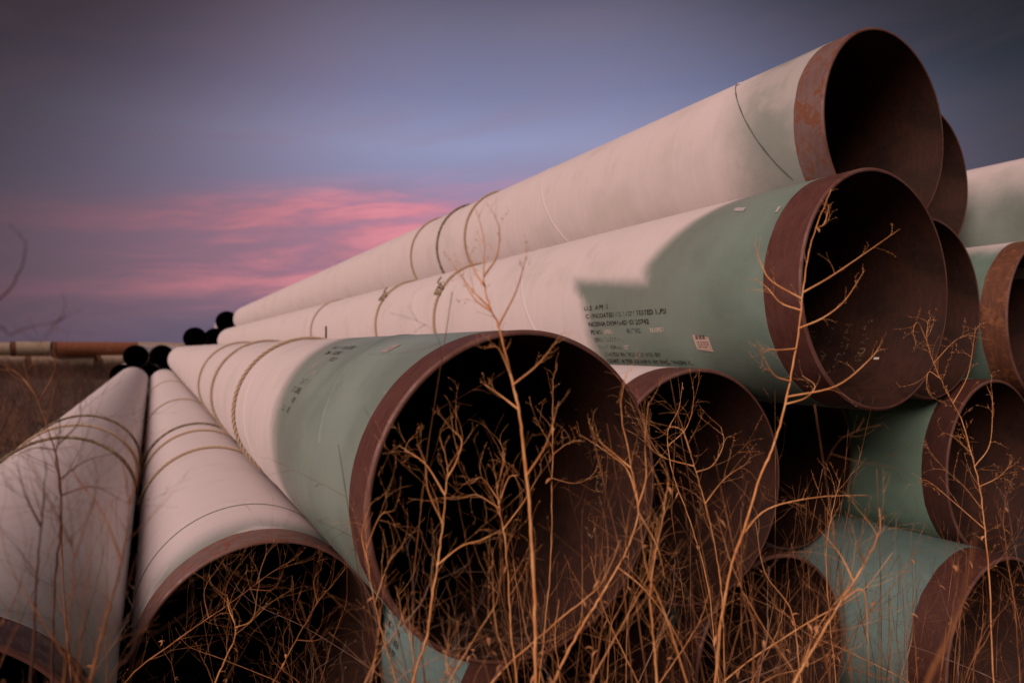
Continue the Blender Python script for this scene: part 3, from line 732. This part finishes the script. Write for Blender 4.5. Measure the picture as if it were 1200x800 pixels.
weed([(62, 470), (70, 500), (66, 540), (72, 600), (64, 690), (60, 810)], 1.12, 'dark twiggy shrub spreading over the leftmost pipe', .0034, [[(68, 530), (40, 525), (5, 540)], [(70, 520), (92, 495), (94, 470)], [(68, 560), (100, 540), (140, 530)], [(70, 580), (110, 570), (150, 590)]], 30, .16, 1, 0, mat=M_WEED3, lo=.3)
weed([(10, 262), (29, 285), (24, 315), (5, 345), (-30, 372), (-70, 410)], .80, 'blurred stalk tip arching in at the left edge against the sky', .0026, [], 0, rooted=True, mat=M_WEED3)
weed([(73, 340), (76, 360), (66, 376), (40, 382), (12, 392), (-30, 420)], .80, 'blurred forked stalk low against the sky at the left edge', .0016, [[(58, 382), (72, 375), (82, 364)], [(66, 376), (56, 392), (40, 410)]], 0, rooted=True, mat=M_WEED3, bfine=False, tl=.01, podn=0)
weed([(27, 425), (40, 460), (55, 500), (70, 560), (75, 700)], 1.3, 'tan stalk in the brush beyond the leftmost pipe', .0030, [[(45, 470), (62, 440), (66, 415)], [(40, 462), (24, 440), (8, 430)]], 10, .15, 1, 1, mat=M_WEED2)
# the rest of the thicket
ORD = ['first', 'second', 'third', 'fourth', 'fifth', 'sixth', 'seventh', 'eighth', 'ninth', 'tenth', 'eleventh', 'twelfth', 'thirteenth', 'fourteenth', 'fifteenth', 'sixteenth', 'seventeenth', 'eighteenth', 'nineteenth', 'twentieth']
def thicket(n, u0, u1, top0, top1, d0, d1, mat, twigs, tl, label, lean=60, r0=.0024):
    for i in range(n):
        u = u0+(u1-u0)*(i+random.random()*.9)/n; tp_ = random.uniform(top0, top1); dep = random.uniform(d0, d1)
        ub = u+random.gauss(0, lean); mid = (u+ub)/2+random.gauss(0, 7)
        bare = random.random() < .35
        weed([(u, tp_), ((u*2+mid)/3+random.uniform(-5, 5), tp_+(810-tp_)*.3), (mid, tp_+(810-tp_)*.55), (ub, 812)], dep, label.replace('NTH', ORD[i]), r0*random.uniform(.55, 1.45), [],
             5 if bare else int(twigs*random.uniform(.5, 1.1)), tl*random.uniform(.7, 1.6), 0 if bare else 1, random.choice([0, 0, 1, 2]), random.choice((mat, mat, M_WEED2, M_WEED2, M_WEEDG)), random.uniform(.6, 1.5), .5, .2)
thicket(11, 440, 560, 640, 770, 1.15, 1.42, M_WEED, 13, .12, 'NTH orange weed, counted from the left, in the left half of the largest mouth')
thicket(12, 560, 700, 630, 770, 1.15, 1.42, M_WEED, 13, .12, 'NTH orange weed, counted from the left, in the right half of the largest mouth')
thicket(16, 690, 900, 590, 750, 1.15, 1.6, M_WEED, 13, .13, 'NTH orange weed, counted from the left, before the second mouth', 80)
thicket(12, 880, 1060, 630, 760, 1.2, 1.9, M_WEED, 12, .13, 'NTH orange weed, counted from the left, before the low black mouth', 80)
thicket(12, 1040, 1200, 580, 730, 1.3, 1.8, M_WEED2, 13, .10, 'NTH fine brown weed, counted from the left, in the lower right corner', 60, .0020)
thicket(8, 170, 420, 650, 760, 1.5, 2.1, M_WEED2, 10, .15, 'NTH thin brown weed, counted from the left, before the left black mouth', 80, .0022)
thicket(14, -20, 170, 570, 750, .85, 1.2, M_WEED3, 10, .16, 'NTH thin dark weed, counted from the left, before the leftmost pipe', 60, .0018)

# undergrowth and the brush of the field: nobody could count it
def proto(h, r0, twigs, tl, level, n=6, lean=.12, spr=.75, up=.3):
    path = [Vector((0, 0, 0))]; d = Vector((random.gauss(0, lean), random.gauss(0, lean), 1)).normalized()
    for i in range(n):
        d = (d+Vector((random.gauss(0, .10), random.gauss(0, .10), .05))).normalized(); path.append(path[-1]+d*h/n)
    v, f = [], []
    tube(path, [r0*(1-.7*i/n) for i in range(n+1)], 3, v, f, False)
    ramify(path, r0*.7, v, f, [], [], level, tl, twigs, 0, .15, .9, up, spr)
    tri = []
    for q in f:
        if len(q) == 4: tri.append(q)
    return np.array(v), np.array(tri)
def scatter(name, protos, pos, smin, smax, mat, label, cat):
    V, F = [], []; off = 0
    for (x, y) in pos:
        pv, pf = protos[rng.integers(len(protos))]
        a = rng.uniform(0, 6.283); s = smin+(smax-smin)*rng.random()**1.6; ca, sa = math.cos(a)*s, math.sin(a)*s
        q = np.stack([pv[:, 0]*ca-pv[:, 1]*sa+x, pv[:, 0]*sa+pv[:, 1]*ca+y, pv[:, 2]*s+float(ground_z(x, y))-.02], 1)
        V.append(q); F.append(pf+off); off += len(q)
    V = np.concatenate(V); F = np.concatenate(F)
    me = bpy.data.meshes.new(name)
    me.vertices.add(len(V)); me.vertices.foreach_set('co', V.ravel().astype(np.float32))
    me.loops.add(F.size); me.loops.foreach_set('vertex_index', F.ravel().astype(np.int32))
    me.polygons.add(len(F)); me.polygons.foreach_set('loop_start', np.arange(0, F.size, 4, dtype=np.int32))
    me.update(calc_edges=True); me.validate()
    o = link(name, me, None, mat, False); tag(o, label, cat, kind='stuff'); return o
v, f = tube(catmull([at(381, 398, 5.0)-Vector((0, 0, .85)), at(382, 400, 5.0), at(382, 382, 5.0)], 4), [.007]*9, 6)
st_ = link('thin_stake', mesh('stake', v, f), None, M_STEEL_DARK); tag(st_, 'thin dark stake poking up behind the mint ended pipe', 'stake')
def in_front(x, y):
    """free ground before the mouths"""
    lim = np.interp(x, [-3, -1.0, -.99, -.1, -.09, .82, .83, 1.75, 1.76, 2.8, 2.81, 4.6], [9, 9, 1.85, 1.85, 2.45, 2.45, 1.42, 1.42, 1.70, 1.70, 1.38, 1.38])
    return y < lim-.06
low = [proto(random.uniform(.65, 1.0), .0015, 7, .30, 1, 6) for _ in range(10)]
def grow(n, keep, ymax):
    pos = []
    while len(pos) < n:
        x, y = rng.uniform(-1.2, 4.2), rng.uniform(.45, ymax)
        dep = y*cy+x*sy; u = 600+FPX*(x*cy-y*sy)/dep
        if in_front(x, y) and dep > 1.0 and -40 < u < 1240 and keep(u): pos.append((x, y))
    return pos
M_UNDER = plain_mat('undergrowth_brown', (.08, .034, .015), (.46, .22, .09), 9)
scatter('undergrowth', low, grow(140, lambda u: 440 < u < 1010, 1.5), 1.0, 1.9, M_UNDER, 'dry undergrowth tangled between the tall weeds before the big mouths', 'undergrowth')
scatter('undergrowth', low, grow(45, lambda u: u > 1000, 2.4), .9, 1.6, M_UNDER, 'thin dry undergrowth in the lower right corner', 'undergrowth')
scatter('undergrowth', low, grow(45, lambda u: u < 430, 2.4), .7, 1.25, M_UNDER, 'thin dry undergrowth before the two left pipes', 'undergrowth')
bush = [proto(random.uniform(.55, .9), .0055, 15, .42, 1, 5, .45, 1.15, .05) for _ in range(12)]
pos = []
while len(pos) < 3600:
    y = 3.2+41*rng.random()**1.25; x = -1.45-rng.random()**1.2*(3+y*.62)
    pos.append((x, y))
for _ in range(60):                                         # denser clumps
    cx_, cy_ = pos[rng.integers(3600)]
    pos += [(cx_+rng.normal(0, .28), cy_+rng.normal(0, .35)) for _ in range(14) if cx_ < -1.9]
scatter('brush', bush, pos, .75, 1.5, plain_mat('brush_brown', (.020, .011, .008), (.22, .12, .075), .6, lo=.44, hi=.60), 'dense dark brown dry brush over the field left of the pipes', 'brush')
pos = []
while len(pos) < 1500:
    q = at(rng.uniform(-80, 185), 420, rng.uniform(30.5, 37)); pos.append((q.x, q.y))
scatter('brush', bush, pos, 1.0, 1.55, plain_mat('far_brush_brown', (.030, .016, .011), (.20, .11, .07), .4, lo=.42, hi=.62), 'dry brush growing up in front of the far row of old pipes', 'brush')
# field brush added out of view beside and behind the camera to shade the foreground
pos = []
while len(pos) < 2600:
    x, y = rng.uniform(-7, 4.0), rng.uniform(-6, 3.2)
    dep = y*cy+x*sy; lat = x*cy-y*sy
    if math.hypot(x, y) < .75 or (dep > -.3 and abs(lat) < .95*max(dep, 0)+.45): continue
    if y > .2 and x > -1.75: continue
    pos.append((x, y))
scatter('brush', bush, pos, 1.0, 1.75, bpy.data.materials['brush_brown'], 'unseen dry brush added beside and behind the viewpoint for its shade', 'brush')
